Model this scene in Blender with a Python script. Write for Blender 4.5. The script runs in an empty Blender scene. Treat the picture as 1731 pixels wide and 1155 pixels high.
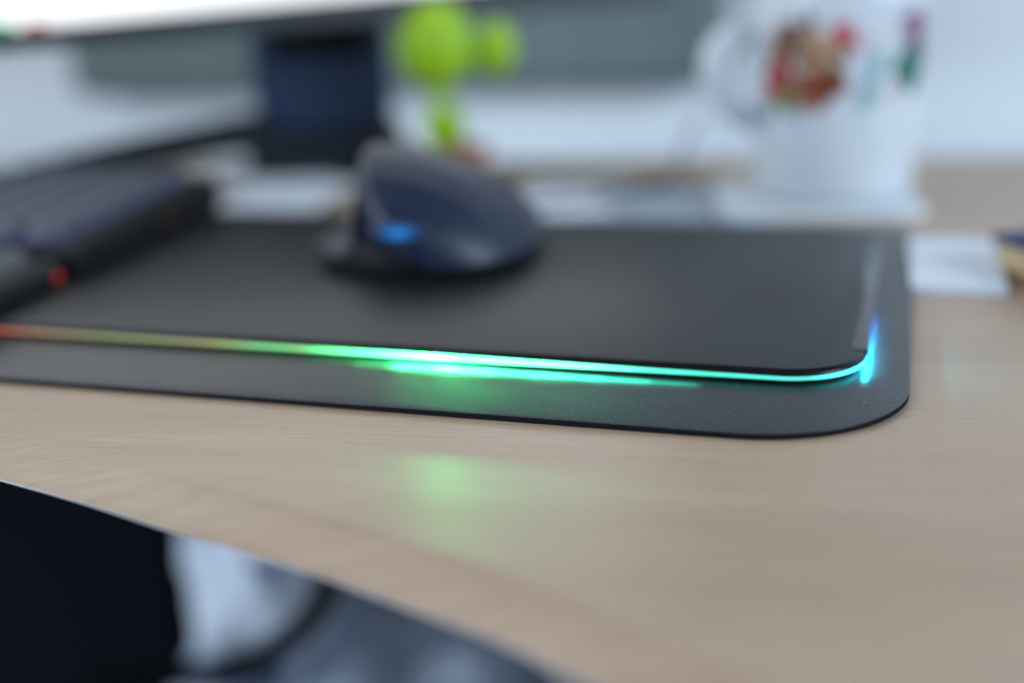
import bpy, bmesh, math, random
from math import sin, cos, pi, radians, sqrt
from mathutils import Vector, Matrix, noise

random.seed(7)
sc = bpy.context.scene
C = sc.collection
MM = 0.001                      # everything below is written in millimetres

# ------------------------------------------------------------------ camera
cam_d = bpy.data.cameras.new('camera')
cam = bpy.data.objects.new('camera', cam_d)
C.objects.link(cam)
cam_d.sensor_width = 36.0
cam_d.lens = 43.67
cam_d.clip_start = 0.01
cam_d.clip_end = 50
PITCH, ROLL = 17.12, 2.2
fwd = Vector((0, cos(radians(PITCH)), -sin(radians(PITCH))))
up = Vector((0, sin(radians(PITCH)), cos(radians(PITCH))))
rt = Vector((1, 0, 0))
r = radians(ROLL)               # hand-held: the frame leans a little
rt2 = rt * cos(r) - up * sin(r)
up2 = rt * sin(r) + up * cos(r)
m = Matrix((rt2, up2, -fwd)).transposed().to_4x4()
m.translation = Vector((0, 0, 128 * MM))
cam.matrix_world = m
cam_d.dof.use_dof = True
cam_d.dof.focus_distance = 0.358
cam_d.dof.aperture_fstop = 2.1
cam_d.dof.aperture_blades = 9
sc.camera = cam

# ------------------------------------------------------------------ light
world = bpy.data.worlds.new('World')
sc.world = world
world.use_nodes = True
bg = world.node_tree.nodes['Background']
bg.inputs['Color'].default_value = (0.60, 0.74, 1.0, 1)
bg.inputs['Strength'].default_value = 0.25

def area(name, loc, target, size, size_y, power, color):
    d = bpy.data.lights.new(name, 'AREA')
    d.shape = 'RECTANGLE'; d.size = size; d.size_y = size_y
    d.energy = power; d.color = color
    o = bpy.data.objects.new(name, d); C.objects.link(o)
    o.location = loc
    o.rotation_euler = (Vector(target) - Vector(loc)).to_track_quat('-Z', 'Y').to_euler()
    return o
area('window_light', (1.9, -0.8, 0.85), (0.0, 0.7, 0.03), 1.2, 0.8, 52, (0.66, 0.83, 1.0))
area('side_window_light', (-2.1, -0.35, 0.6), (0.0, 0.6, 0.02), 1.3, 1.0, 35, (0.70, 0.85, 1.0))
area('under_desk_fill_light', (-0.9, -1.0, -0.5), (-0.08, 0.7, -0.33), 0.9, 0.4, 8.5, (0.62, 0.78, 1.0))  # added fill lamp that brightens the bag and footstool under the desk
area('room_light', (-1.35, 0.95, 1.5), (0.0, 0.4, 0), 0.9, 0.9, 7, (0.95, 0.96, 1.0))

sc.view_settings.view_transform = 'Standard'
sc.view_settings.look = 'None'
sc.view_settings.exposure = 0.0
sc.view_settings.gamma = 1.0
sc.view_settings.use_curve_mapping = False
sc.cycles.use_denoising = True
sc.cycles.max_bounces = 8
sc.cycles.sample_clamp_indirect = 6.0

# ------------------------------------------------------------------ helpers
def new_mat(name):
    mt = bpy.data.materials.new(name); mt.use_nodes = True
    nt = mt.node_tree
    return mt, nt, nt.nodes['Principled BSDF']

def N(nt, t, **kw):
    n = nt.nodes.new(t)
    for k, v in kw.items(): setattr(n, k, v)
    return n

def mat(name, col, rough=0.5, metal=0.0, spec=0.5, bump=None, var=None, coat=0.0, emit=None, estr=0.0, sss=0.0):
    """plain surface with a little procedural mottling (var = (scale, amount)) and relief (bump = (scale, strength, dist mm))"""
    mt, nt, b = new_mat(name)
    b.inputs['Base Color'].default_value = (*col, 1)
    b.inputs['Roughness'].default_value = rough
    b.inputs['Metallic'].default_value = metal
    b.inputs['Specular IOR Level'].default_value = spec
    b.inputs['Coat Weight'].default_value = coat
    b.inputs['Coat Roughness'].default_value = 0.15
    if sss:
        b.inputs['Subsurface Weight'].default_value = sss
        b.inputs['Subsurface Radius'].default_value = (0.004, 0.003, 0.002)
    if emit:
        b.inputs['Emission Color'].default_value = (*emit, 1)
        b.inputs['Emission Strength'].default_value = estr
    tc = N(nt, 'ShaderNodeTexCoord')
    if var:
        nz = N(nt, 'ShaderNodeTexNoise'); nz.inputs['Scale'].default_value = var[0]; nz.inputs['Detail'].default_value = 4
        nt.links.new(tc.outputs['Object'], nz.inputs['Vector'])
        mr = N(nt, 'ShaderNodeMapRange')
        mr.inputs[1].default_value = 0.3; mr.inputs[2].default_value = 0.7
        mr.inputs[3].default_value = 1 - var[1]; mr.inputs[4].default_value = 1 + var[1]
        nt.links.new(nz.outputs['Fac'], mr.inputs[0])
        mx = N(nt, 'ShaderNodeVectorMath', operation='SCALE')
        mx.inputs[0].default_value = col
        nt.links.new(mr.outputs[0], mx.inputs['Scale'])
        nt.links.new(mx.outputs[0], b.inputs['Base Color'])
    if bump:
        nz = N(nt, 'ShaderNodeTexNoise'); nz.inputs['Scale'].default_value = bump[0]; nz.inputs['Detail'].default_value = 3
        nt.links.new(tc.outputs['Object'], nz.inputs['Vector'])
        bp = N(nt, 'ShaderNodeBump'); bp.inputs['Strength'].default_value = bump[1]; bp.inputs['Distance'].default_value = bump[2] * MM
        nt.links.new(nz.outputs['Fac'], bp.inputs['Height'])
        nt.links.new(bp.outputs[0], b.inputs['Normal'])
    return mt

def mesh_obj(name, verts, faces, material, parent=None, smooth=False, scale=MM):
    me = bpy.data.meshes.new(name)
    me.from_pydata([(x * scale, y * scale, z * scale) for x, y, z in verts], [], faces)
    bm = bmesh.new(); bm.from_mesh(me)
    bmesh.ops.recalc_face_normals(bm, faces=bm.faces[:])
    bm.to_mesh(me); bm.free()
    me.update()
    if smooth:
        me.polygons.foreach_set('use_smooth', [True] * len(me.polygons))
    if material: me.materials.append(material)
    o = bpy.data.objects.new(name, me); C.objects.link(o)
    if parent: o.parent = parent
    return o

def sharp(o, deg=35):
    """smooth shading that breaks at edges sharper than deg"""
    me = o.data
    bm = bmesh.new(); bm.from_mesh(me)
    for f in bm.faces: f.smooth = True
    for e in bm.edges:
        if len(e.link_faces) == 2 and e.calc_face_angle(0) > radians(deg): e.smooth = False
    bm.to_mesh(me); bm.free()
    return o

def thing(name, label, cat, loc=(0, 0, 0), rotz=0, group=None):
    o = bpy.data.objects.new(name, None); C.objects.link(o)
    o.empty_display_size = 0.01
    o.location = Vector(loc) * MM
    o.rotation_euler = (0, 0, radians(rotz))
    o['label'] = label; o['category'] = cat
    if group: o['group'] = group
    return o

def tag(o, label, cat, group=None):
    o['label'] = label; o['category'] = cat
    if group: o['group'] = group
    return o

def box_geo(x0, x1, y0, y1, z0, z1):
    v = [(x, y, z) for z in (z0, z1) for y in (y0, y1) for x in (x0, x1)]
    f = [(0, 1, 3, 2), (4, 6, 7, 5), (0, 4, 5, 1), (2, 3, 7, 6), (0, 2, 6, 4), (1, 5, 7, 3)]
    return v, f

def bevel_box(name, dims, material, parent=None, bev=1.0, seg=2):
    v, f = box_geo(*dims)
    o = mesh_obj(name, v, f, material, parent)
    bm = bmesh.new(); bm.from_mesh(o.data)
    bmesh.ops.bevel(bm, geom=bm.edges[:], offset=bev * MM, segments=seg, profile=0.6, affect='EDGES')
    bm.to_mesh(o.data); bm.free()
    return sharp(o, 40)

def rrect(x0, x1, y0, y1, r, rb=None, inset=0.0, n=14):
    """rounded-rectangle outline, anticlockwise, shrunk by inset"""
    pts = []
    rb = r if rb is None else rb
    for cx, cy, a0, q in ((x1 - r, y0 + r, -90, r), (x1 - rb, y1 - rb, 0, rb), (x0 + rb, y1 - rb, 90, rb), (x0 + r, y0 + r, 180, r)):
        rr = max(q - inset, 0.2)
        for k in range(n + 1):
            a = radians(a0 + 90 * k / n)
            pts.append((cx + rr * cos(a), cy + rr * sin(a)))
    return pts

def loft(rings, close_first=False, close_last=False, wrap=False):
    """rings = lists of 3D points, all alike in length and closed"""
    v = [p for rg in rings for p in rg]; n = len(rings[0]); f = []
    R = len(rings)
    for i in range(R if wrap else R - 1):
        j = (i + 1) % R
        for k in range(n):
            f.append((i * n + k, i * n + (k + 1) % n, j * n + (k + 1) % n, j * n + k))
    if close_first: f.append(tuple(range(n)))
    if close_last: f.append(tuple((R - 1) * n + k for k in range(n)))
    return v, f

def rr_solid(name, rect, profile, material, parent, wrap=False, n=14, cf=True, cl=True, deg=35):
    rings = [[(x, y, z) for x, y in rrect(*rect, inset=i, n=n)] for i, z in profile]
    v, f = loft(rings, cf and not wrap, cl and not wrap, wrap)
    return sharp(mesh_obj(name, v, f, material, parent), deg)

def lathe(name, prof, material, parent=None, n=48, deg=40, center=(0, 0)):
    rings = [[(center[0] + rr * cos(2 * pi * k / n), center[1] + rr * sin(2 * pi * k / n), z) for k in range(n)] for rr, z in prof]
    v, f = loft(rings, prof[0][0] > 0, prof[-1][0] > 0)
    return sharp(mesh_obj(name, v, f, material, parent), deg)

def catmull(pts, sub=8):
    P = [Vector(p) for p in pts]; P = [2 * P[0] - P[1]] + P + [2 * P[-1] - P[-2]]
    out = []
    for i in range(1, len(P) - 2):
        for k in range(sub):
            t = k / sub
            a, b, c, d = P[i - 1], P[i], P[i + 1], P[i + 2]
            out.append(0.5 * ((2 * b) + (c - a) * t + (2 * a - 5 * b + 4 * c - d) * t * t + (3 * b - a - 3 * c + d) * t ** 3))
    out.append(P[-2])
    return out

def tube(name, pts, rad, material, parent=None, n=12, sub=8, flat=1.0):
    """swept tube; rad is a number or a function of 0..1; flat squashes it sideways"""
    path = catmull(pts, sub); rings = []
    nrm = None
    for i, p in enumerate(path):
        t = (path[min(i + 1, len(path) - 1)] - path[max(i - 1, 0)]).normalized()
        if nrm is None:
            nrm = t.orthogonal().normalized()
        nrm = (nrm - t * nrm.dot(t)).normalized()
        bn = t.cross(nrm)
        rr = rad(i / (len(path) - 1)) if callable(rad) else rad
        rings.append([tuple(p + nrm * (rr * cos(2 * pi * k / n)) + bn * (rr * flat * sin(2 * pi * k / n))) for k in range(n)])
    v, f = loft(rings, True, True)
    return sharp(mesh_obj(name, v, f, material, parent), 50)

def blob_geo(c, rad, nu=32, nv=20, amp=0.0, freq=0.05, seed=0.0, pw=1.0):
    cx, cy, cz = c; rx, ry, rz = rad; rings = []
    for i in range(1, nv):
        th = pi * i / nv - pi / 2; rg = []
        for k in range(nu):
            ph = 2 * pi * k / nu
            sg = lambda q: math.copysign(abs(q) ** pw, q)
            p = Vector((sg(cos(th)) * sg(cos(ph)), sg(cos(th)) * sg(sin(ph)), sg(sin(th))))
            q = Vector((p.x * rx, p.y * ry, p.z * rz))
            d = 1 + amp * noise.fractal(q * freq + Vector((seed, seed * 2, 0)), 0.8, 2.0, 3)
            rg.append((cx + q.x * d, cy + q.y * d, cz + q.z * d))
        rings.append(rg)
    return loft(rings, True, True)

# ------------------------------------------------------------------ materials
def wood_material():
    mt, nt, b = new_mat('pale_maple_laminate')
    L = nt.links.new
    tc = N(nt, 'ShaderNodeTexCoord')
    def stretched(sx, sy, detail, rough=0.55, dist=0.0):
        mp = N(nt, 'ShaderNodeMapping'); mp.vector_type = 'POINT'
        # turn first, then stretch along the board
        rot = N(nt, 'ShaderNodeVectorRotate'); rot.rotation_type = 'Z_AXIS'; rot.inputs['Angle'].default_value = radians(11)
        L(tc.outputs['Object'], rot.inputs['Vector'])
        L(rot.outputs[0], mp.inputs['Vector'])
        mp.inputs['Scale'].default_value = (sx, sy, 40)
        nz = N(nt, 'ShaderNodeTexNoise'); nz.inputs['Scale'].default_value = 1
        nz.inputs['Detail'].default_value = detail; nz.inputs['Roughness'].default_value = rough; nz.inputs['Distortion'].default_value = dist
        L(mp.outputs[0], nz.inputs['Vector'])
        return nz
    fine = stretched(26, 950, 3)
    mid = stretched(9, 150, 4, dist=0.6)
    broad = stretched(3.5, 22, 3, dist=0.8)
    pores = stretched(90, 2600, 1)
    def rng(nz, lo, hi, a, bb):
        mr = N(nt, 'ShaderNodeMapRange'); mr.clamp = True
        for i, q in enumerate((lo, hi, a, bb)): mr.inputs[i + 1].default_value = q
        L(nz.outputs['Fac'], mr.inputs[0]); return mr
    m1 = rng(fine, 0.34, 0.66, 0.89, 1.06)
    m2 = rng(mid, 0.32, 0.68, 0.94, 1.05)
    m3 = rng(pores, 0.60, 0.72, 1.0, 0.80)
    ml = N(nt, 'ShaderNodeMath', operation='MULTIPLY'); L(m1.outputs[0], ml.inputs[0]); L(m2.outputs[0], ml.inputs[1])
    ml2 = N(nt, 'ShaderNodeMath', operation='MULTIPLY'); L(ml.outputs[0], ml2.inputs[0]); L(m3.outputs[0], ml2.inputs[1])
    cr = N(nt, 'ShaderNodeValToRGB'); L(broad.outputs['Fac'], cr.inputs['Fac'])
    e = cr.color_ramp.elements
    e[0].position = 0.3; e[0].color = (0.455, 0.300, 0.193, 1)
    e[1].position = 0.7; e[1].color = (0.515, 0.362, 0.243, 1)
    vs = N(nt, 'ShaderNodeVectorMath', operation='SCALE'); L(cr.outputs[0], vs.inputs[0]); L(ml2.outputs[0], vs.inputs['Scale'])
    L(vs.outputs[0], b.inputs['Base Color'])
    rr = rng(mid, 0.3, 0.7, 0.30, 0.38); L(rr.outputs[0], b.inputs['Roughness'])
    b.inputs['Specular IOR Level'].default_value = 0.45
    bp = N(nt, 'ShaderNodeBump'); bp.inputs['Strength'].default_value = 0.10; bp.inputs['Distance'].default_value = 0.00008
    L(fine.outputs['Fac'], bp.inputs['Height']); L(bp.outputs[0], b.inputs['Normal'])
    return mt

WOOD = wood_material()
EDGE = mat('pale_edge_banding', (0.50, 0.50, 0.55), 0.3, spec=0.5)
DESK_UNDER = mat('raw_board', (0.30, 0.24, 0.19), 0.8)
WALL = mat('white_painted_wall', (0.86, 0.87, 0.87), 0.85, var=(6, 0.03), bump=(260, 0.2, 0.4))
FLOOR = mat('dark_carpet', (0.05, 0.052, 0.06), 0.95, var=(40, 0.25))
def mat_sheet_material():
    mt, nt, b = new_mat('black_mat_plastic'); L = nt.links.new
    tc = N(nt, 'ShaderNodeTexCoord')
    nz = N(nt, 'ShaderNodeTexNoise'); nz.inputs['Scale'].default_value = 1500; nz.inputs['Detail'].default_value = 2; L(tc.outputs['Object'], nz.inputs['Vector'])
    nb = N(nt, 'ShaderNodeTexNoise'); nb.inputs['Scale'].default_value = 45; nb.inputs['Detail'].default_value = 4; L(tc.outputs['Object'], nb.inputs['Vector'])
    fl = N(nt, 'ShaderNodeMapRange'); fl.inputs[1].default_value = 0.60; fl.inputs[2].default_value = 0.76; L(nz.outputs['Fac'], fl.inputs[0])
    mx = N(nt, 'ShaderNodeMix'); mx.data_type = 'RGBA'; L(fl.outputs[0], mx.inputs['Factor'])
    mx.inputs['A'].default_value = (0.012, 0.013, 0.014, 1); mx.inputs['B'].default_value = (0.16, 0.165, 0.165, 1)
    L(mx.outputs['Result'], b.inputs['Base Color'])
    rg = N(nt, 'ShaderNodeMapRange'); rg.inputs[1].default_value = 0.3; rg.inputs[2].default_value = 0.7; rg.inputs[3].default_value = 0.40; rg.inputs[4].default_value = 0.44
    L(nb.outputs['Fac'], rg.inputs[0]); L(rg.outputs[0], b.inputs['Roughness'])
    b.inputs['Specular IOR Level'].default_value = 0.95
    bp = N(nt, 'ShaderNodeBump'); bp.inputs['Strength'].default_value = 0.6; bp.inputs['Distance'].default_value = 0.00008
    L(nz.outputs['Fac'], bp.inputs['Height']); L(bp.outputs[0], b.inputs['Normal'])
    return mt
MATBLK = mat_sheet_material()
PADTOP = mat('charcoal_pad_surface', (0.016, 0.017, 0.017), 0.46, spec=0.5, bump=(4200, 0.30, 0.05), var=(20, 0.06))
RIM = mat('black_rim_plastic', (0.006, 0.006, 0.007), 0.28, spec=0.3, var=(60, 0.1))
TRIM = mat('black_gloss_trim', (0.040, 0.040, 0.050), 0.18, spec=1.0)
BASEBLK = mat('black_rubber_base', (0.008, 0.008, 0.009), 0.6)

# ------------------------------------------------------------------ setting: floor, wall
WY = lambda x: 826 - 0.174 * x
wx0, wx1 = -2200, 1500
WW = lambda x: WY(x) + 240
v = [(wx0, WW(wx0), -730), (wx1, WW(wx1), -730), (wx1, WW(wx1), 1500), (wx0, WW(wx0), 1500),
     (wx0, WW(wx0) + 80, -730), (wx1, WW(wx1) + 80, -730), (wx1, WW(wx1) + 80, 1500), (wx0, WW(wx0) + 80, 1500)]
f = [(0, 1, 2, 3), (4, 7, 6, 5), (0, 4, 5, 1), (1, 5, 6, 2), (2, 6, 7, 3), (3, 7, 4, 0)]
wall = mesh_obj('wall', v, f, WALL); wall['kind'] = 'structure'
v, f = box_geo(-2200, 1500, -1200, 1600, -760, -730)
floor = mesh_obj('floor', v, f, FLOOR); floor['kind'] = 'structure'

# soft shade on the wall behind the monitor, put in as a grey green board
pb = thing('shade_board', 'grey green board added for the soft shade on the white wall behind the monitor', 'board', (-100, WW(-100), 26), math.degrees(math.atan(-0.174)))
bevel_box('shade_face', (-270, 290, -46, -2.2, 0, 560), mat('grey_green_shade', (0.20, 0.245, 0.235), 0.95, var=(30, 0.1), bump=(600, 0.3, 0.4)), pb, 21, 10)
bevel_box('shade_backing', (-246, 266, -2.1, -0.3, 24, 536), mat('shade_board_backing', (0.16, 0.18, 0.175), 0.7), pb, 0.4, 1)

# ------------------------------------------------------------------ desk with a curved, rolled front edge
desk = thing('desk', 'pale maple laminate desk with a curved rounded front edge', 'desk')
front = catmull([(-900, 570, 0), (-640, 530, 0), (-420, 466, 0), (-270, 404, 0), (-190, 365.5, 0), (-152, 344.7, 0), (-113, 321, 0), (-78.2, 297.5, 0), (-39.2, 271.7, 0),
                 (-14.5, 252.6, 0), (5.7, 236.5, 0), (20.5, 221, 0), (34.1, 208, 0), (62, 176, 0), (98, 122, 0), (140, 20, 0), (165, -120, 0), (175, -400, 0)], 6)
prof = [(0, 0), (1.0, -0.14), (2.2, -0.6), (3.4, -1.2), (6, -2.6), (9, -4.3), (11.5, -5.75), (12.8, -6.7), (13.4, -7.4)]
nrms = []
for i, p in enumerate(front):
    t = (front[min(i + 1, len(front) - 1)] - front[max(i - 1, 0)]); nrms.append(Vector((t.y, -t.x, 0)).normalized())
def edge_sheet(name, pr, material, back=None):
    vv = [(p.x + n.x * o, p.y + n.y * o, z) for p, n in zip(front, nrms) for o, z in pr]
    k = len(pr); ff = [(i * k + j, (i + 1) * k + j, (i + 1) * k + j + 1, i * k + j + 1) for i in range(len(front) - 1) for j in range(k - 1)]
    return vv, ff
vv, ff = edge_sheet('', prof, None)
base = len(vv); k = len(prof)
back = [(760, -400, 0), (760, WY(760) - 1, 0), (-900, WY(-900) - 1, 0)]
vv += back
ff.append(tuple(i * k for i in range(len(front))) + tuple(base + i for i in range(3)))
me = bpy.data.meshes.new('desk_top'); me.from_pydata([(x * MM, y * MM, z * MM) for x, y, z in vv], [], ff)
bm = bmesh.new(); bm.from_mesh(me)
for fc in bm.faces: fc.smooth = len(fc.verts) == 4
big = [fc for fc in bm.faces if len(fc.verts) > 4]
bmesh.ops.triangulate(bm, faces=big)
bmesh.ops.recalc_face_normals(bm, faces=bm.faces[:])
bm.to_mesh(me); bm.free()
if me.polygons[0].normal.z < 0: me.flip_normals()
me.materials.append(WOOD)
o = bpy.data.objects.new('desk_top', me); C.objects.link(o); o.parent = desk
vv, ff = edge_sheet('', [(13.4, -7.4), (13.5, -7.5), (13.5, -7.8), (13.3, -7.95), (11, -8.2)], EDGE)
mesh_obj('edge_band', vv, ff, EDGE, desk, smooth=True)
vv, ff = edge_sheet('', [(11, -8.2), (-25, -13), (-45, -22), (-60, -25)], DESK_UNDER)
base = len(vv); vv += [(760, -400, -25), (760, WY(760) - 1, -25), (-900, WY(-900) - 1, -25)]
ff.append(tuple(i * 4 + 3 for i in range(len(front))) + (base, base + 1, base + 2))
mesh_obj('underside', vv, ff, DESK_UNDER, desk)
for lx, ly in ((-840, 640), (-840, 900), (700, 640)):
    bevel_box('leg', (lx - 25, lx + 25, ly - 25, ly + 25, -730, -25.2), mat('leg_steel', (0.2, 0.2, 0.21), 0.4, 0.8), desk, 3)

# ------------------------------------------------------------------ desk mat and illuminated mouse pad (one turned frame)
FR = -18.0
dm = thing('desk_mat', 'thin black desk mat with rounded corner lying under the lit mouse pad', 'desk mat', (0, 0, 0.0), FR)
MR = (-430, 4.5, 319.5, 596, 46, 14)
rr_solid('rubber_backing', MR, [(0.3, 0.05), (0, 0.3), (0, 1.72)], mat('black_rubber_backing', (0.006, 0.007, 0.010), 0.7, spec=0.15), dm, n=28, deg=50)
rr_solid('mat_sheet', MR, [(0.0, 1.73), (0.02, 1.92), (0.12, 2.0)], MATBLK, dm, n=28, deg=40)

pad = thing('mouse_pad', 'charcoal mouse pad with a glowing rainbow light strip round its edge', 'mouse pad', (0, 0, 0), FR)
PR = (-368, -8.4, 359.4, 560, 25, 9)
rr_solid('base', PR, [(4.0, 2.05), (3.4, 2.25), (2.4, 3.4), (1.6, 3.75)], BASEBLK, pad, n=20)
rr_solid('rim', PR, [(1.6, 5.4), (0.25, 5.4), (0.0, 5.55), (0.0, 6.2), (0.25, 6.5), (1.2, 7.36), (1.4, 7.5), (1.75, 7.48), (1.9, 7.1), (4, 6.5)], RIM, pad, n=20, cl=False, cf=False, deg=50)
rr_solid('surface', PR, [(1.95, 6.7), (1.95, 7.22), (2.25, 7.36)], PADTOP, pad, n=20, deg=30)

def strip_material():
    mt, nt, b = new_mat('light_guide')
    L = nt.links.new
    tc = N(nt, 'ShaderNodeTexCoord'); sp = N(nt, 'ShaderNodeSeparateXYZ'); L(tc.outputs['Object'], sp.inputs[0])
    ad = N(nt, 'ShaderNodeMath', operation='ADD'); L(sp.outputs[0], ad.inputs[0]); L(sp.outputs[1], ad.inputs[1])
    mr = N(nt, 'ShaderNodeMapRange'); T0, T1 = -330.0, 150.0       # mm along the guide, counted from the front right corner
    yf = 359.4
    mr.inputs[1].default_value = (T0 + yf) * MM; mr.inputs[2].default_value = (T1 + yf) * MM
    L(ad.outputs[0], mr.inputs[0])
    stops = [  # position, colour, strength
        (-330, (1.0, 0.16, 0.04), 0.6), (-308, (1.0, 0.24, 0.06), 0.55), (-296, (0.80, 0.46, 0.08), 0.48), (-266, (0.62, 0.74, 0.13), 0.44),
        (-240, (0.66, 0.74, 0.22), 0.50), (-230, (0.78, 0.70, 0.20), 0.55), (-222, (0.62, 0.86, 0.20), 0.70), (-208, (0.28, 1.0, 0.30), 1.0), (-197, (0.22, 1.0, 0.30), 1.2), (-193, (0.40, 1.0, 0.24), 1.15), (-188, (0.14, 1.0, 0.28), 1.9),
        (-166, (0.08, 1.0, 0.30), 7.0), (-152, (0.06, 1.0, 0.30), 22.0), (-143, (0.05, 1.0, 0.30), 50.0), (-134, (0.05, 1.0, 0.33), 22.0), (-112, (0.10, 1.0, 0.45), 9.0),
        (-90, (0.14, 1.0, 0.58), 4.0), (-74, (0.06, 1.0, 0.62), 1.9), (-54, (0.02, 1.0, 0.68), 1.0), (-22, (0.01, 0.95, 0.82), 0.75), (-8, (0.02, 0.90, 1.0), 2.5),
        (14, (0.01, 0.60, 1.0), 9.0), (60, (0.02, 0.30, 1.0), 5.0), (100, (0.05, 0.12, 0.9), 0.4), (150, (0.2, 0.05, 0.8), 0.1)]
    ramp = N(nt, 'ShaderNodeValToRGB'); st = N(nt, 'ShaderNodeFloatCurve')
    L(mr.outputs[0], ramp.inputs[0]); L(mr.outputs[0], st.inputs['Value'])
    el = ramp.color_ramp.elements
    while len(el) > 1: el.remove(el[-1])
    cv = st.mapping.curves[0]; SMAX = 50.0
    for i, (p, c, s) in enumerate(stops):
        q = (p - T0) / (T1 - T0)
        e = el[0] if i == 0 else el.new(q)
        e.position = q; e.color = (*c, 1)
    while len(cv.points) > 2: cv.points.remove(cv.points[1])
    cv.points[0].location = (0, stops[0][2] / SMAX); cv.points[1].location = (1, stops[-1][2] / SMAX)
    for p, c, s in stops[1:-1]: cv.points.new((p - T0) / (T1 - T0), s / SMAX)
    for p in cv.points: p.handle_type = 'VECTOR'
    st.mapping.update()
    ms = N(nt, 'ShaderNodeMath', operation='MULTIPLY'); L(st.outputs[0], ms.inputs[0]); ms.inputs[1].default_value = SMAX
    L(ramp.outputs[0], b.inputs['Emission Color']); L(ms.outputs[0], b.inputs['Emission Strength'])
    b.inputs['Base Color'].default_value = (0.25, 0.26, 0.26, 1); b.inputs['Roughness'].default_value = 0.25
    return mt
rr_solid('light_strip', PR, [(1.7, 5.35), (0.5, 5.35), (0.3, 5.2), (0.3, 4.15), (0.6, 3.95), (1.7, 3.95)], strip_material(), pad, n=24, wrap=True, deg=50)
# glossy trim bar let into the right-hand rim, ending at a dark seam by the corner
v = []
for y, sh in ((384.6, 0.35), (385.4, 0), (541, 0), (541.8, 0.35)):
    v += [(-12.9 + sh, y, 6.6), (-12.9 + sh, y, 7.5 - sh), (-12.4 + sh, y, 7.74 - sh), (-11.6, y, 7.8 - sh), (-10.6, y, 7.68 - sh), (-9.7, y, 7.38 - sh), (-8.9, y, 6.95 - sh), (-8.35, y, 6.5 - sh), (-8.1 - sh, y, 5.9), (-9.6, y, 5.8)]
v, f = loft([v[i * 10:(i + 1) * 10] for i in range(4)], True, True)
sharp(mesh_obj('side_trim', v, f, TRIM, pad), 50)
bevel_box('rim_seam', (-12.8, -8.05, 383.6, 384.3, 6.0, 7.56), BASEBLK, pad, 0.15, 1)
# the bare diodes that feed the guide: the strongest shows as a hot spot on the front, one sits behind the corner
def diode(loc, rotx, rotz, sx, sy, watts, col):
    d = bpy.data.lights.new('diode', 'AREA'); d.shape = 'ELLIPSE'; d.size = sx * MM; d.size_y = sy * MM
    d.energy = watts; d.color = col
    o = bpy.data.objects.new('diode', d); C.objects.link(o); o.parent = pad
    o.location = Vector(loc) * MM; o.rotation_euler = (radians(rotx), 0, radians(rotz))
for dx, dw, dl in ((-166, .0006, 14), (-158, .0025, 16), (-150, .011, 18), (-142, .034, 18), (-133, .016, 22), (-122, .010, 24), (-110, .008, 26), (-98, .005, 28), (-86, .003, 30), (-72, .0014, 32)):
    diode((dx, 358.9, 4.4), 74, 180, dl, 1.4, dw, (0.05, 1.0, 0.26 + 0.006 * max(0, dx + 140)))
for dy, dw in ((379, .006), (390, .008), (401, .006), (413, .004), (426, .0025), (440, .0012)):
    diode((-7.9, dy, 4.4), 40, -90, 12, 1.0, dw, (0.01, 0.78 - 0.008 * (dy - 371), 1.0))

# dust on the mat: specks and short lint
def dust():
    vv, ff = [], []
    ca, sa = cos(radians(FR)), sin(radians(FR))
    def put(lx, ly, z, ln, wd, a):
        dx, dy = cos(a) * ln / 2, sin(a) * ln / 2; nx, ny = -sin(a) * wd / 2, cos(a) * wd / 2
        q = [(lx - dx - nx, ly - dy - ny), (lx + dx - nx, ly + dy - ny), (lx + dx + nx, ly + dy + ny), (lx - dx + nx, ly - dy + ny)]
        b = len(vv)
        for zz in (z, z + wd * 0.8):
            for x, y in q: vv.append((x * ca - y * sa, x * sa + y * ca, zz))
        ff.extend([(b, b + 1, b + 2, b + 3), (b + 4, b + 5, b + 6, b + 7)] + [(b + i, b + (i + 1) % 4, b + 4 + (i + 1) % 4, b + 4 + i) for i in range(4)])
    for i in range(300):
        x = random.gauss(-110, 55) if i % 3 else random.uniform(-250, 0)
        y = random.uniform(321, 357)
        if x > -6: continue
        if x > -40 and (x + 40) ** 2 + (y - 365) ** 2 > 43 ** 2 and y < 365: continue
        lint = random.random() < 0.22
        put(x, y, 2.01, random.uniform(0.4, 1.1) if lint else random.uniform(0.05, 0.2), random.uniform(0.02, 0.04) if lint else random.uniform(0.05, 0.12), random.uniform(0, pi))
    for i in range(12):
        put(random.uniform(-16, 2), random.uniform(348, 378), 2.01, random.uniform(0.15, 0.9), random.uniform(0.06, 0.16), random.uniform(0, pi))
    for i in range(90):
        put(random.uniform(-260, -20), random.uniform(366, 420), 7.37, random.uniform(0.06, 0.2), random.uniform(0.05, 0.1), random.uniform(0, pi))
    return vv, ff
v, f = dust()
o = mesh_obj('dust', v, f, mat('grey_dust', (0.38, 0.40, 0.40), 0.9))
o['kind'] = 'stuff'; o['label'] = 'fine pale dust specks and lint on the black desk mat'; o['category'] = 'dust'

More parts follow.
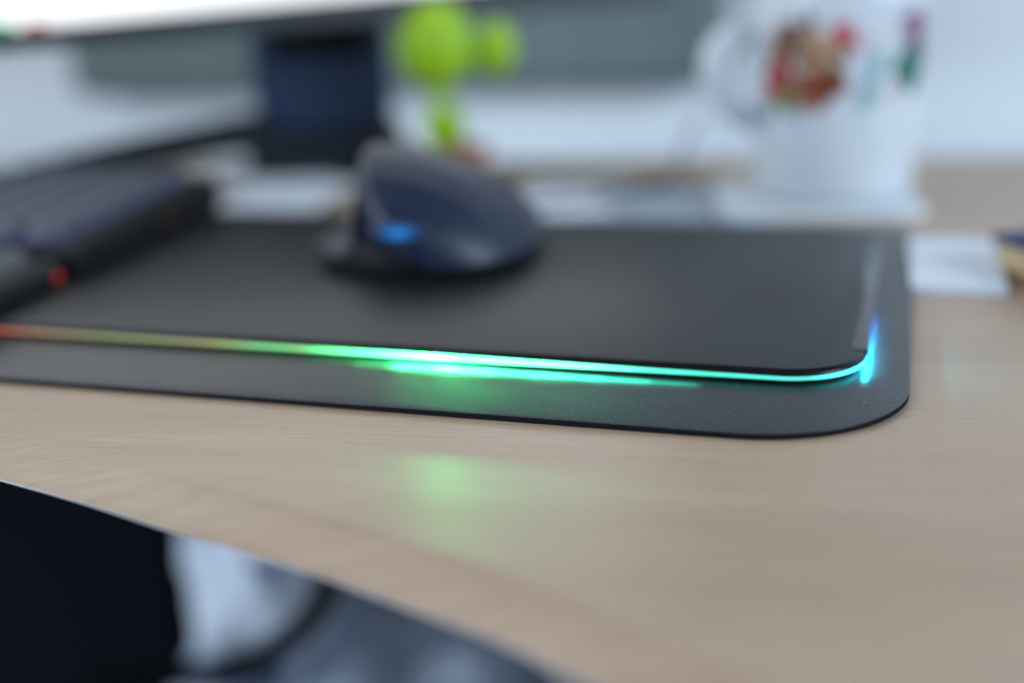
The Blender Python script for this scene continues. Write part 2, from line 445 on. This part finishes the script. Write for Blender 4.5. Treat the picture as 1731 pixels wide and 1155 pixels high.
# ------------------------------------------------------------------ mouse
SHELL = mat('navy_mouse_shell', (0.007, 0.014, 0.038), 0.46, spec=0.5, var=(90, 0.08), bump=(2500, 0.1, 0.05))
GREYP = mat('grey_side_grip', (0.035, 0.037, 0.050), 0.40, spec=0.6)
BLK = mat('black_plastic', (0.005, 0.006, 0.008), 0.6, spec=0.2)
ms_ = thing('computer_mouse', 'dark navy computer mouse with a thumb rest standing on the mouse pad', 'mouse', (-30, 535, 7.4), -6)
ms_.scale = (1.05, 1.05, 1.03)
def pw(q, e): return math.copysign(abs(q) ** e, q)
def mouse_pt(u, vv, grow=0.0):
    """u 0..1 from left foot over the back to the right foot, vv 0..1 from heel to front"""
    s = 2 * vv - 1
    w = (1 - abs(s) ** 2.7) ** (1 / 2.4)
    hk = [(0, 0.30), (0.06, 0.56), (0.15, 0.80), (0.27, 0.96), (0.38, 1.0), (0.55, 0.93), (0.72, 0.76), (0.88, 0.55), (1, 0.36)]
    for (a, ha), (b, hb) in zip(hk, hk[1:]):
        if a <= vv <= b:
            t = (vv - a) / (b - a); t = t * t * (3 - 2 * t) * 0.4 + t * 0.6; h = ha + (hb - ha) * t; break
    h = h * 37
    xp = -17.0 * w
    a = pi * (1 - u)
    c, s_ = cos(a), sin(a)
    zb = 11.0 - 5.0 * c
    if c < 0: x = xp + (-30 * w - xp) * abs(c) ** 0.75; z = zb + (h - 1) * abs(s_) ** 0.62
    else: x = xp + (43 * w - xp) * abs(c) ** 1.0; z = zb + (h - 1) * abs(s_) ** 1.3
    return (x * (1 + grow / 40), -61 + 122 * vv + (grow if vv > 0.5 else -grow) * abs(s) ** 3, z + grow * s_)
rings = []
for i in range(41):
    vv = 0.5 - 0.5 * cos(pi * (0.02 + 0.96 * i / 40))
    rings.append([mouse_pt(k / 40, vv) for k in range(41)] + [(mouse_pt(1, vv)[0] * 0.5, mouse_pt(1, vv)[1], 7.9), (mouse_pt(0, vv)[0] * 0.5, mouse_pt(0, vv)[1], 9.9)])
v, f = loft(rings, True, True)
sharp(mesh_obj('shell', v, f, SHELL, ms_), 50)
# base under the shell
rings = []
for ins, z in ((4.5, 0.05), (2.6, 0.6), (1.2, 5), (1.4, 10), (5, 15)):
    rg = []
    for k in range(56):
        a = 2 * pi * k / 56
        c, s_ = cos(a), sin(a)
        rx = (40 if c > 0 else 42) - ins; ry = 60 - ins
        rg.append((rx * pw(c, 0.8), ry * pw(s_, 0.8), z))
    rings.append(rg)
v, f = loft(rings, True, True)
sharp(mesh_obj('base', v, f, BLK, ms_), 40)
# flared thumb rest
rings = []
for j in range(25):
    t = j / 24; y = -47 + 70 * t
    reach = 21 * sin(pi * min(1, t * 1.02)) ** 0.55
    top = []
    for k in range(12):
        q = k / 11
        x = -25.5 - (reach + 1.5) * q
        z = 9.0 + 30 * (0.5 + 0.5 * sin(pi * t)) * (1 - q) ** 2.6
        top.append((x, y, z))
    bot = [(-25.5 - (reach + 1.5) * q, y, 7.2) for q in (1.0, 0.7, 0.35, 0.0)]
    rings.append(top + bot)
v, f = loft(rings, True, True)
sharp(mesh_obj('thumb_rest', v, f, GREYP, ms_), 50)
# blue glint low on the heel, painted in as a glowing blob
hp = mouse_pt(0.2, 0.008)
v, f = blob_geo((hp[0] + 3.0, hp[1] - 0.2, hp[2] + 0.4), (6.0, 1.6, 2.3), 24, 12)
def glint_material(c, rad_, col, power):
    # highlight put into the emission, strongest at the middle and fading outwards
    mt, nt, b = new_mat('blue_glint'); L = nt.links.new
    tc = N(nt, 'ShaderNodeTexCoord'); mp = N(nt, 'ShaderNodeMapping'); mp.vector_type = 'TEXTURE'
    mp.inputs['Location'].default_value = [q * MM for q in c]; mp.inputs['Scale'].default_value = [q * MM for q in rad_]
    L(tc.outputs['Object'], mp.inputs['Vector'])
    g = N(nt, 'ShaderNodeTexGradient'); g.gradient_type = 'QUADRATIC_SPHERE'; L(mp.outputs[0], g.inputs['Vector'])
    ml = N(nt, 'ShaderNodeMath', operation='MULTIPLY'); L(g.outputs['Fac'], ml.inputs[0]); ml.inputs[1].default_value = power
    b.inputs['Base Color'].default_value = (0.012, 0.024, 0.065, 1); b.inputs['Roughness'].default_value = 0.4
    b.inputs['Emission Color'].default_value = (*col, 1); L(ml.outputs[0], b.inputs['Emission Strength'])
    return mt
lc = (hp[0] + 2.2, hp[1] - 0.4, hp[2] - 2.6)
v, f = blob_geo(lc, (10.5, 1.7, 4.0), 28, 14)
o = mesh_obj('heel_glint', v, f, glint_material((lc[0], lc[1] - 1.7, lc[2]), (11.5, 8, 4.6), (0.02, 0.24, 0.75), 1.3), ms_, smooth=True)
o['label'] = 'small blue glint painted as a glow'
# buttons' parting line and wheel at the far end
v, f = [], []
ridge = [mouse_pt(0.47, 0.60 + 0.36 * k / 14, 0.35) for k in range(15)]
tube('button_gap', ridge, 0.5, BLK, ms_, n=8, sub=2)
wp = mouse_pt(0.47, 0.80)
rings = []
for x, rr_ in ((-4, 8.5), (-3.4, 10), (3.4, 10), (4, 8.5)):
    rings.append([(wp[0] + x, wp[1] + rr_ * cos(2 * pi * k / 28), wp[2] - 4 + rr_ * sin(2 * pi * k / 28)) for k in range(28)])
v, f = loft(rings, True, True)
sharp(mesh_obj('scroll_wheel', v, f, mat('wheel_rubber', (0.03, 0.03, 0.032), 0.6), ms_), 40)

# ------------------------------------------------------------------ keyboard (right end in view)
KBC = mat('keyboard_case', (0.007, 0.008, 0.009), 0.55, spec=0.25)
KEY = mat('keycap_plastic', (0.065, 0.070, 0.088), 0.5, spec=0.5)
GLOW = mat('key_backlight', (0.02, 0.02, 0.05), 0.5, emit=(0.16, 0.17, 0.80), estr=0.25)
REST = mat('grey_wrist_rest', (0.10, 0.105, 0.11), 0.8)
kb = thing('keyboard', 'black backlit keyboard with grey wrist rest standing left of the mouse', 'keyboard', (-147, 640, 7.4), -13)
KW = 440
# side profile y,z (0 = back edge)
cs = [(0, 7), (-2, 17.5), (-6, 19.5), (-138, 13.5), (-142, 11), (-142, 3), (-138, 1.5), (-20, 1.0), (-4, 2.5)]
rings = []
for x, ins in ((0, 1.2), (-1.2, 0), (-KW + 1.2, 0), (-KW, 1.2)):
    rings.append([(x, y + (ins if y < -70 else -ins), z + (ins if z < 10 else -ins)) for y, z in cs])
v, f = loft(rings, True, True)
sharp(mesh_obj('case', v, f, KBC, kb), 35)
def kz(y): return 19.5 + (y + 6) * (6 / 132.0)
# lit well between the keys
v = [(-12, -16, kz(-16) + 0.4), (-12, -132, kz(-132) + 0.4), (-KW + 12, -132, kz(-132) + 0.4), (-KW + 12, -16, kz(-16) + 0.4)]
v += [(x, y, z - 1.2) for x, y, z in v]
mesh_obj('backlight', v, [(0, 1, 2, 3), (4, 7, 6, 5), (0, 4, 5, 1), (1, 5, 6, 2), (2, 6, 7, 3), (3, 7, 4, 0)], GLOW, kb)
kv = []
for ins, z in ((0, 0), (0.6, 3), (2.2, 6.4), (3.2, 6.8)):
    kv.append([(x, y, z) for x, y in rrect(-8.9, 8.9, -8.9, 8.9, 2.2 + 1.6, inset=ins, n=3)])
v, f = loft(kv, False, True)
k0 = sharp(mesh_obj('key', v, f, KEY, kb), 40)
key_me = k0.data; firstk = True
tilt = math.atan(6 / 132.0)
for row in range(6):
    y = -23 - row * 19.6 - (3 if row else 0)
    for col in range(21):
        x = -20 - col * 20.0 - (8 if col > 3 else 0)
        if x < -KW + 14: continue
        kk = k0 if firstk else bpy.data.objects.new('key', key_me)
        if not firstk: C.objects.link(kk); kk.parent = kb
        firstk = False
        kk.location = (x * MM, y * MM, (kz(y) + 1.0) * MM)
        kk.rotation_euler = (tilt, 0, 0)
rr_solid('rest_tray', (-KW, -2, -224, -143.5, 8), [(1.5, 0.3), (0, 1.5), (0, 8), (1.5, 9.5)], KBC, kb, n=6, deg=45)
rr_solid('wrist_rest', (-KW + 10, -14, -216, -148, 8), [(0, 9.4), (0.3, 12), (1.5, 14), (5, 15.2), (14, 15.8)], REST, kb, n=6, deg=45)
for nm, y, z, rad_, es, col, lb in (('status_light', -153, 4.0, 2.5, 0.35, (0.75, 0.02, 0.008), 'small glowing red light at the near corner'), ('side_light', -60, 8.0, 3.5, 0.012, (0.5, 0.015, 0.01), 'dim red light in the side of the case')):
    v, f = blob_geo((-1.9 if nm == 'status_light' else 0.2, y, z), (1.8, rad_, rad_ * 0.8), 16, 10)
    o = mesh_obj(nm, v, f, mat('red_lamp_' + nm, (0.08, 0.004, 0.003), 0.4, emit=col, estr=es), kb, smooth=True)
    o['label'] = lb

# ------------------------------------------------------------------ monitor on its stand
PANEL = mat('monitor_bezel', (0.016, 0.019, 0.024), 0.38, spec=0.5)
STAND = mat('monitor_stand_plastic', (0.030, 0.045, 0.105), 0.50, spec=0.35)
FOOT = mat('monitor_foot_black', (0.007, 0.009, 0.014), 0.5, spec=0.3)
mon = thing('monitor', 'wide black monitor with a bright white screen on a V-shaped stand', 'monitor', (-115, 800, 0), 0)
A_ = radians(25); ax = Vector((cos(A_), sin(A_), 0)); ay = Vector((-sin(A_), cos(A_), 0))
org = Vector((8 + 115, 758 - 800, 0))                    # a point on the panel's front, in stand coordinates
def on_panel(s, d, z):
    c = 0.00016 * (s + 230) ** 2                          # gentle curve of the wide panel
    p = org + ax * s - ay * (c - 6) + ay * d
    return (p.x, p.y, z + 0.018 * (s + 280))
PS = [-640 + 740 * i / 28 for i in range(29)]
def slab(name, s0, s1, d0, d1, z0, z1, material, n=28, t0=0.0, t1=0.0):
    a0, a1 = z0, z1
    rings = []
    for i in range(n + 1):
        s = s0 + (s1 - s0) * i / n
        z0, z1 = a0 + t0 * (s + 280), a1 + t1 * (s + 280)
        rings.append([on_panel(s, d0, z0 + 0.6), on_panel(s, d0 + 0.6, z0), on_panel(s, d1, z0), on_panel(s, d1, z1), on_panel(s, d0, z1)])
    v, f = loft(rings, True, True)
    return sharp(mesh_obj(name, v, f, material, mon), 35)
slab('panel', -640, 100, 1.0, 16, 92.2, 420, PANEL)
slab('bezel', -640, 100, -1.5, 1.1, 92.6, 102.3, PANEL, t1=0.025)
SCREEN = mat('lit_white_screen', (0.02, 0.02, 0.02), 0.3, emit=(0.93, 0.97, 1.0), estr=1.25)
scr = slab('screen', -634, 94, -0.2, 1.2, 102.5, 412, SCREEN, t0=0.025)
for s, w, col in ((-292, 16, (0.02, 0.40, 0.16)), (-270, 9, (0.55, 0.12, 0.10)), (-318, 9, (0.10, 0.22, 0.5))):
    v = [on_panel(s, -0.8, 102.6), on_panel(s + w, -0.8, 102.6), on_panel(s + w, -0.8, 106.4), on_panel(s, -0.8, 106.4)]
    v += [on_panel(s, -0.3, 102.6), on_panel(s + w, -0.3, 102.6), on_panel(s + w, -0.3, 106.4), on_panel(s, -0.3, 106.4)]
    mesh_obj('screen_icon', v, [(0, 1, 2, 3), (4, 7, 6, 5), (0, 4, 5, 1), (1, 5, 6, 2), (2, 6, 7, 3), (3, 7, 4, 0)], mat('lit_icon', (0.02, 0.02, 0.02), 0.4, emit=col, estr=1.0), mon)
# neck, foot and the two spread legs (stand coordinates, origin under the neck)
bevel_box('neck', (-41, 44, -9, 14, 26, 250), STAND, mon, 5, 3)
bevel_box('neck_cover', (-26, 30, -11.5, -8.8, 74, 130), BLK, mon, 1.2, 2)
bevel_box('foot', (-46, 50, -30, 26, 3, 30), FOOT, mon, 7, 3)
tube('leg', [(-34, -4, 30), (-80, -26, 26), (-140, -50, 19), (-205, -72, 9)], lambda t: 14 - 6 * t, FOOT, mon, n=14, flat=0.8)
tube('leg', [(30, -8, 24), (48, -40, 17), (62, -76, 11), (70, -104, 6)], lambda t: 13 - 6 * t, FOOT, mon, n=14, flat=0.8)

# ------------------------------------------------------------------ lime green cactus figurine
LIME = mat('lime_green_vinyl', (0.35, 0.58, 0.012), 0.5, spec=0.4, var=(70, 0.18), bump=(420, 0.35, 0.5))
POT = mat('terracotta', (0.48, 0.17, 0.08), 0.75, var=(90, 0.15))
fig = thing('cactus_figurine', 'lime green round cactus figurine with a side lobe beside the monitor stand', 'figurine', (-36, 738, 0), 0)
v, f = blob_geo((-2, 0, 82), (22.5, 20, 25), amp=0.06, freq=0.07, seed=3); mesh_obj('head', v, f, LIME, fig, smooth=True)
v, f = blob_geo((-17, 2, 106), (9, 8, 9), 20, 12); mesh_obj('top_bud', v, f, LIME, fig, smooth=True)
v, f = blob_geo((33, -2, 78.5), (11.5, 11, 16), 24, 16, amp=0.06, freq=0.1, seed=8); mesh_obj('side_lobe', v, f, LIME, fig, smooth=True)
tube('side_arm', [(14, 0, 75), (22, -1, 74), (31, -2, 76)], 6.5, LIME, fig, n=14)
tube('stem', [(-1, 0, 28), (0, 0, 46), (-1, 0, 66)], lambda t: 6.5 - 2 * sin(pi * t), LIME, fig, n=14)
v, f = blob_geo((1, 0, 34), (13, 12.5, 12.5), 24, 16, amp=0.05, freq=0.1, seed=5); mesh_obj('lower_ball', v, f, LIME, fig, smooth=True)
lathe('pot', [(0.01, 0.1), (11.5, 0.1), (13.5, 12), (15.0, 17), (16.8, 17.2), (17.0, 23), (15.2, 23.2), (14.6, 20), (0.01, 20)], POT, fig, 36, center=(10, 0))

# ------------------------------------------------------------------ mug with printed flowers, on a coaster
CER = mat('white_glazed_ceramic', (0.70, 0.735, 0.77), 0.16, spec=0.5, var=(12, 0.02))
coast = thing('coaster', 'white square coaster under the flowered mug', 'coaster', (160, 641, 0), -7)
rr_solid('slab', (-50, 50, -46, 46, 9), [(0.6, 0.1), (0, 0.7), (0, 4.2), (0.8, 5)], mat('white_coaster', (0.72, 0.76, 0.78), 0.55, var=(30, 0.05)), coast, n=8)
rr_solid('cork_base', (-46, 46, -42, 42, 8), [(0, 0.02), (0, 0.12)], mat('cork', (0.4, 0.28, 0.18), 0.9), coast, n=6)
MX, MY, MZ = 170, 640, 5.05
mug = thing('mug', 'white ceramic mug printed with red flowers and green leaves on the coaster', 'mug', (MX, MY, MZ), 0)
MH = 104.0
def mr_(z): return 39.6 + 2.2 * (z / MH)
lathe('body', [(0.01, 0.8), (28, 0.8), (29, 0.05), (33, 0.05), (36.5, 1.2), (38.8, 4), (39.7, 8)] + [(mr_(z), z) for z in (20, 35, 50, 65, 80, 92, 98)] +
      [(mr_(102), 102), (mr_(104) - 0.9, 104), (mr_(104) - 2.4, 103.6), (mr_(98) - 3.6, 98), (mr_(60) - 3.8, 60), (mr_(20) - 4, 14), (30, 8), (0.01, 7)], CER, mug, 64)
tube('handle', [(-37, 0, 84), (-50, 0, 83), (-59.5, 0, 76), (-62.5, 0, 65), (-58, 0, 52), (-50, 0, 43), (-37.5, 0, 38)], lambda t: 7.0 + 1.4 * sin(pi * t), CER, mug, n=18, sub=7, flat=0.78)
INK = {k: mat('print_' + k, c, 0.3) for k, c in {
    'red': (0.42, 0.020, 0.022), 'rust': (0.30, 0.055, 0.022), 'pink': (0.62, 0.10, 0.15), 'cream': (0.62, 0.40, 0.24), 'green': (0.015, 0.20, 0.13),
    'dark': (0.03, 0.07, 0.05), 'olive': (0.22, 0.19, 0.05), 'plum': (0.16, 0.03, 0.15), 'teal': (0.25, 0.52, 0.52), 'yellow': (0.55, 0.42, 0.16), 'blue': (0.26, 0.36, 0.48), 'blush': (0.66, 0.48, 0.52)}.items()}
def print_shape(name, xs, z, outline, ink, lift):
    """flat print wrapped round the mug; xs = arc millimetres right of the mug's camera side"""
    vv_ = []; pts = [(0, 0)] + outline
    for dx, dz in pts:
        zz = z + dz; rr_ = mr_(zz) + lift
        a = -pi / 2 - 0.262 + (xs * 1.04 - 8.5 + dx) / mr_(zz)
        vv_.append((rr_ * cos(a), rr_ * sin(a), zz))
    n = len(outline)
    return mesh_obj(name, vv_, [(0, 1 + k, 1 + (k + 1) % n) for k in range(n)], INK[ink], mug, smooth=True)
LIFT = [0.06]
def flower(xs, z, rad_, ink, eye='yellow', petals=5, rot=0):
    rad_ *= 1.15
    LIFT[0] += 0.02
    ol = [((rad_ * (0.72 + 0.28 * abs(cos(petals * (a + rot) / 2)))) * cos(a), (rad_ * (0.72 + 0.28 * abs(cos(petals * (a + rot) / 2)))) * sin(a)) for a in [2 * pi * k / 60 for k in range(60)]]
    fo = print_shape('printed_flower', xs, z, ol, ink, LIFT[0])
    LIFT[0] += 0.02
    print_shape('printed_eye', xs, z, [(rad_ * 0.26 * cos(2 * pi * k / 20), rad_ * 0.26 * sin(2 * pi * k / 20)) for k in range(20)], eye, LIFT[0])
def leaf(xs, z, ln, wd, ang_, ink):
    LIFT[0] += 0.02
    ol = []
    for k in range(24):
        a = 2 * pi * k / 24; x = ln / 2 * cos(a); y = wd / 2 * sin(a) * (1 - 0.35 * cos(a))
        ol.append((x * cos(ang_) - y * sin(ang_), x * sin(ang_) + y * cos(ang_)))
    print_shape('printed_leaf', xs, z, ol, ink, LIFT[0])
# bouquet
for args in ((-26, 72, 13, 7, 2.4, 'green'), (-27, 46, 10, 5, 1.2, 'green'), (-6, 88, 12, 5, 1.3, 'green'), (-14, 47, 13, 7, -0.5, 'teal'), (-4, 66, 14, 7, 0.6, 'dark'), (-19, 66, 11, 7, 0.4, 'dark'), (-15, 77, 12, 6, 1.2, 'dark'), (-24, 53, 12, 7, 0.2, 'olive'), (2, 54, 12, 5, 0.7, 'dark'), (-30, 80, 14, 3, 0.9, 'blush'), (-31, 56, 16, 4, 1.4, 'pink'), (-34, 42, 12, 5, 1.8, 'blue'), (-32, 36, 14, 4, 1.5, 'teal')): leaf(*args)
for args in ((-17, 80, 8.5, 'rust', 'dark', 6), (-6, 83, 6.0, 'rust', 'olive', 6, 1), (10, 82, 6.5, 'pink', 'red', 5, 0.4), (-21, 63, 9.0, 'red', 'pink', 6), (-1, 74, 10.5, 'cream', 'yellow', 7), (-3, 57, 9.5, 'rust', 'red', 6), (6, 61, 7.0, 'rust', 'dark', 5, .5), (-15, 53, 6.0, 'olive', 'yellow', 5)): flower(*args)
rp = random.Random(3)
for k in range(46):
    a, q = rp.uniform(0, 2 * pi), sqrt(rp.random())
    leaf(-9 + 21 * q * cos(a), 67 + 21 * q * sin(a), rp.uniform(3, 7), rp.uniform(1.5, 3.2), rp.uniform(0, pi), rp.choice(['dark', 'green', 'red', 'rust', 'rust', 'olive', 'dark', 'pink', 'cream']))
# second spray towards the right-hand side
for args in ((20, 78, 18, 3, 0.6, 'blush'), (27, 68, 16, 6, 1.2, 'teal'), (22, 55, 14, 5, 1.6, 'teal'), (34, 56, 12, 4, 0.3, 'blush'), (44, 68, 18, 15, 1.3, 'green'), (49, 60, 14, 9, 0.9, 'green'), (50, 82, 20, 10, 1.2, 'plum'), (52, 72, 18, 8, 1.5, 'dark'), (41, 84, 10, 4, 0.5, 'blush')): leaf(*args)
flower(47, 86, 7, 'plum', 'pink', 5)

# ------------------------------------------------------------------ papers, card, book, cable
PAPER = mat('white_paper', (0.74, 0.77, 0.82), 0.8, var=(15, 0.03))
def sheet(name, label, cat, loc, rotz, w, d, th, material, warp=0.0, seed=0.0):
    n = 10; vv_, ff_ = [], []
    for zz in (0.0, th):
        for j in range(n + 1):
            for i in range(n + 1):
                x, y = (i / n - 0.5) * w, (j / n - 0.5) * d
                q = max(0, noise.noise(Vector((x * 0.02, y * 0.02, seed)))) * warp
                vv_.append((x, y, zz + q))
    L_ = (n + 1) ** 2
    for j in range(n):
        for i in range(n):
            a = j * (n + 1) + i
            ff_.append((a, a + n + 1, a + n + 2, a + 1)); ff_.append((L_ + a, L_ + a + 1, L_ + a + n + 2, L_ + a + n + 1))
    bd = [i for i in range(n)] + [n + j * (n + 1) for j in range(n)] + [L_ - 1 - i for i in range(n)] + [L_ - 1 - n - j * (n + 1) for j in range(n)]
    for p, q in zip(bd, bd[1:] + bd[:1]): ff_.append((p, q, L_ + q, L_ + p))
    o = mesh_obj(name, vv_, ff_, material)
    o.location = Vector(loc) * MM; o.rotation_euler = (0, 0, radians(rotz))
    return tag(sharp(o, 30), label, cat)
sheet('paper_sheet', 'white paper sheet lying behind the mouse pad, nearest the keyboard end', 'paper', (-130, 705, 0.3), -12, 62, 122, 0.6, PAPER, 0.8)
sheet('paper_sheet', 'white folded paper lying further back under the monitor stand leg', 'paper', (-152, 776, 1.9), -8, 96, 60, 0.5, PAPER, 0.8, 4)
sheet('paper_sheet', 'grey blue paper sheet lying left of the coaster behind the pad', 'paper', (90, 650, 0.25), -10, 92, 104, 0.5, mat('grey_blue_paper', (0.36, 0.41, 0.48), 0.6, var=(20, .05)), 0.5, 9)
sheet('paper_sheet', 'white paper sheet lying behind the mouse between it and the grey sheet', 'paper', (32, 672, 0.2), -14, 62, 120, 0.5, PAPER, 0.6, 6)
card = sheet('note_card', 'small thick white card at the right edge between mat and book', 'card', (182.5, 494.5, 0.1), -17, 35, 84, 3.0, mat('white_card', (0.76, 0.79, 0.84), 0.7))
book = thing('book', 'navy covered book with cream pages at the right edge of the desk', 'book', (193.5, 486, 0), 14)
NAVY = mat('navy_book_cloth', (0.012, 0.018, 0.10), 0.6, var=(120, 0.2)); PAGES = mat('cream_pages', (0.50, 0.36, 0.19), 0.85, var=(400, .15))
bevel_box('cover', (0, 110, -160, 0, 13.2, 16.0), NAVY, book, 0.6)
bevel_box('page_block', (2.5, 107.5, -157, -2.5, 2.3, 13.1), PAGES, book, 0.3, 1)
bevel_box('back_cover', (0, 110, -160, 0, 0.1, 2.2), mat('brown_book_cloth', (0.22, 0.10, 0.05), 0.7), book, 0.5)
bevel_box('spine', (107.7, 110.6, -160.5, 0.5, 2.3, 13.1), NAVY, book, 0.6)
cab = tube('cable', [(118, 752, 34), (108, 745, 18), (98, 720, 5), (78, 690, 3.2), (48, 664, 3.0), (18, 650, 3.0), (-2, 640, 2.9), (-14, 622, 3), (-20, 606, 9)], 1.5, mat('grey_cable', (0.10, 0.11, 0.12), 0.5), None, n=10)
tag(cab, 'thin grey cable curving over the desk from behind the mouse', 'cable')

# ------------------------------------------------------------------ under the desk
CASEB = mat('black_steel_case', (0.004, 0.005, 0.008), 0.85, spec=0.1)
tw = thing('computer_tower', 'black computer tower standing on the floor under the desk', 'computer', (-232, 745, -730), 0)
bevel_box('case', (-330, 0, 8, 130, 14, 640), CASEB, tw, 4)
bevel_box('front_panel', (-328, -2, -2, 8.2, 18, 636), mat('black_front_panel', (0.004, 0.005, 0.008), 0.8, spec=0.12), tw, 3)
for fx in (-300, -30):
    for fy in (30, 110): lathe('foot', [(0.01, 0.1), (14, 0.1), (12, 14.2), (0.01, 14.2)], BLK, tw, 20, center=(fx, fy))

FAB = mat('blue_grey_fabric', (0.52, 0.58, 0.70), 0.95, var=(16, 0.55), bump=(900, 0.4, 0.6))
st = thing('footstool', 'blue grey fabric footstool under the desk', 'stool', (-20, 700, -730), 8)
n = 44; vv_, ff_ = [], []
for j in range(n + 1):
    for i in range(n + 1):
        x, y = (i / n - 0.5) * 420, (j / n - 0.5) * 360
        ex = max(abs(x) / 210, abs(y) / 180)
        z = 430 + 36 * noise.fractal(Vector((x * 0.016, y * 0.020, 2.0)), 0.9, 2.0, 3) - 50 * max(0, ex - 0.8) ** 2 * 25 * 0.5
        vv_.append((x, y, z))
for j in range(n):
    for i in range(n):
        a = j * (n + 1) + i; ff_.append((a, a + 1, a + n + 2, a + n + 1))
bd = [i for i in range(n)] + [n + j * (n + 1) for j in range(n)] + [(n + 1) ** 2 - 1 - i for i in range(n)] + [(n + 1) ** 2 - 1 - n - j * (n + 1) for j in range(n)]
b0 = len(vv_)
for q in bd: vv_.append((vv_[q][0], vv_[q][1], 360))
for q in range(len(bd)): ff_.append((bd[q], bd[(q + 1) % len(bd)], b0 + (q + 1) % len(bd), b0 + q))
ff_.append(tuple(b0 + q for q in range(len(bd))))
sharp(mesh_obj('cushion', vv_, ff_, FAB, st), 60)
bevel_box('frame', (-200, 200, -170, 170, 310, 359.5), mat('stool_wood', (0.09, 0.06, 0.045), 0.6), st, 4)
for lx in (-170, 170):
    for ly in (-140, 140): bevel_box('leg', (lx - 18, lx + 18, ly - 18, ly + 18, 0.2, 309.5), mat('stool_leg', (0.09, 0.06, 0.045), 0.6), st, 3)

bag = thing('plastic_bag', 'crumpled white plastic bag under the desk beside the black tower', 'bag', (-166, 702, -290), 0)
v, f = blob_geo((0, 0, 50), (41, 34, 60), 44, 30, amp=0.22, freq=0.03, seed=11, pw=0.75)
mesh_obj('sack', v, f, mat('white_plastic_film', (0.78, 0.83, 0.90), 0.35, spec=0.6, var=(25, 0.12)), bag, smooth=True)
v, f = blob_geo((11, -30, 76), (8, 5, 8), 18, 12)
o = mesh_obj('blue_mark', v, f, mat('blue_print', (0.05, 0.10, 0.2), 0.5), bag, smooth=True); o['label'] = 'dark blue mark on the white bag'
strap = tube('strap', [(-112, 662, -170), (-111, 656, -205), (-115, 652, -221), (-124.5, 650, -238), (-143, 650, -254), (-167, 650, -266), (-194, 650, -271), (-225, 656, -276), (-262, 670, -285)], 7.5, mat('black_strap', (0.003, 0.003, 0.004), 0.9, spec=0.05), None, n=12)
tag(strap, 'thick black cable curving round the white bag under the desk', 'cable')
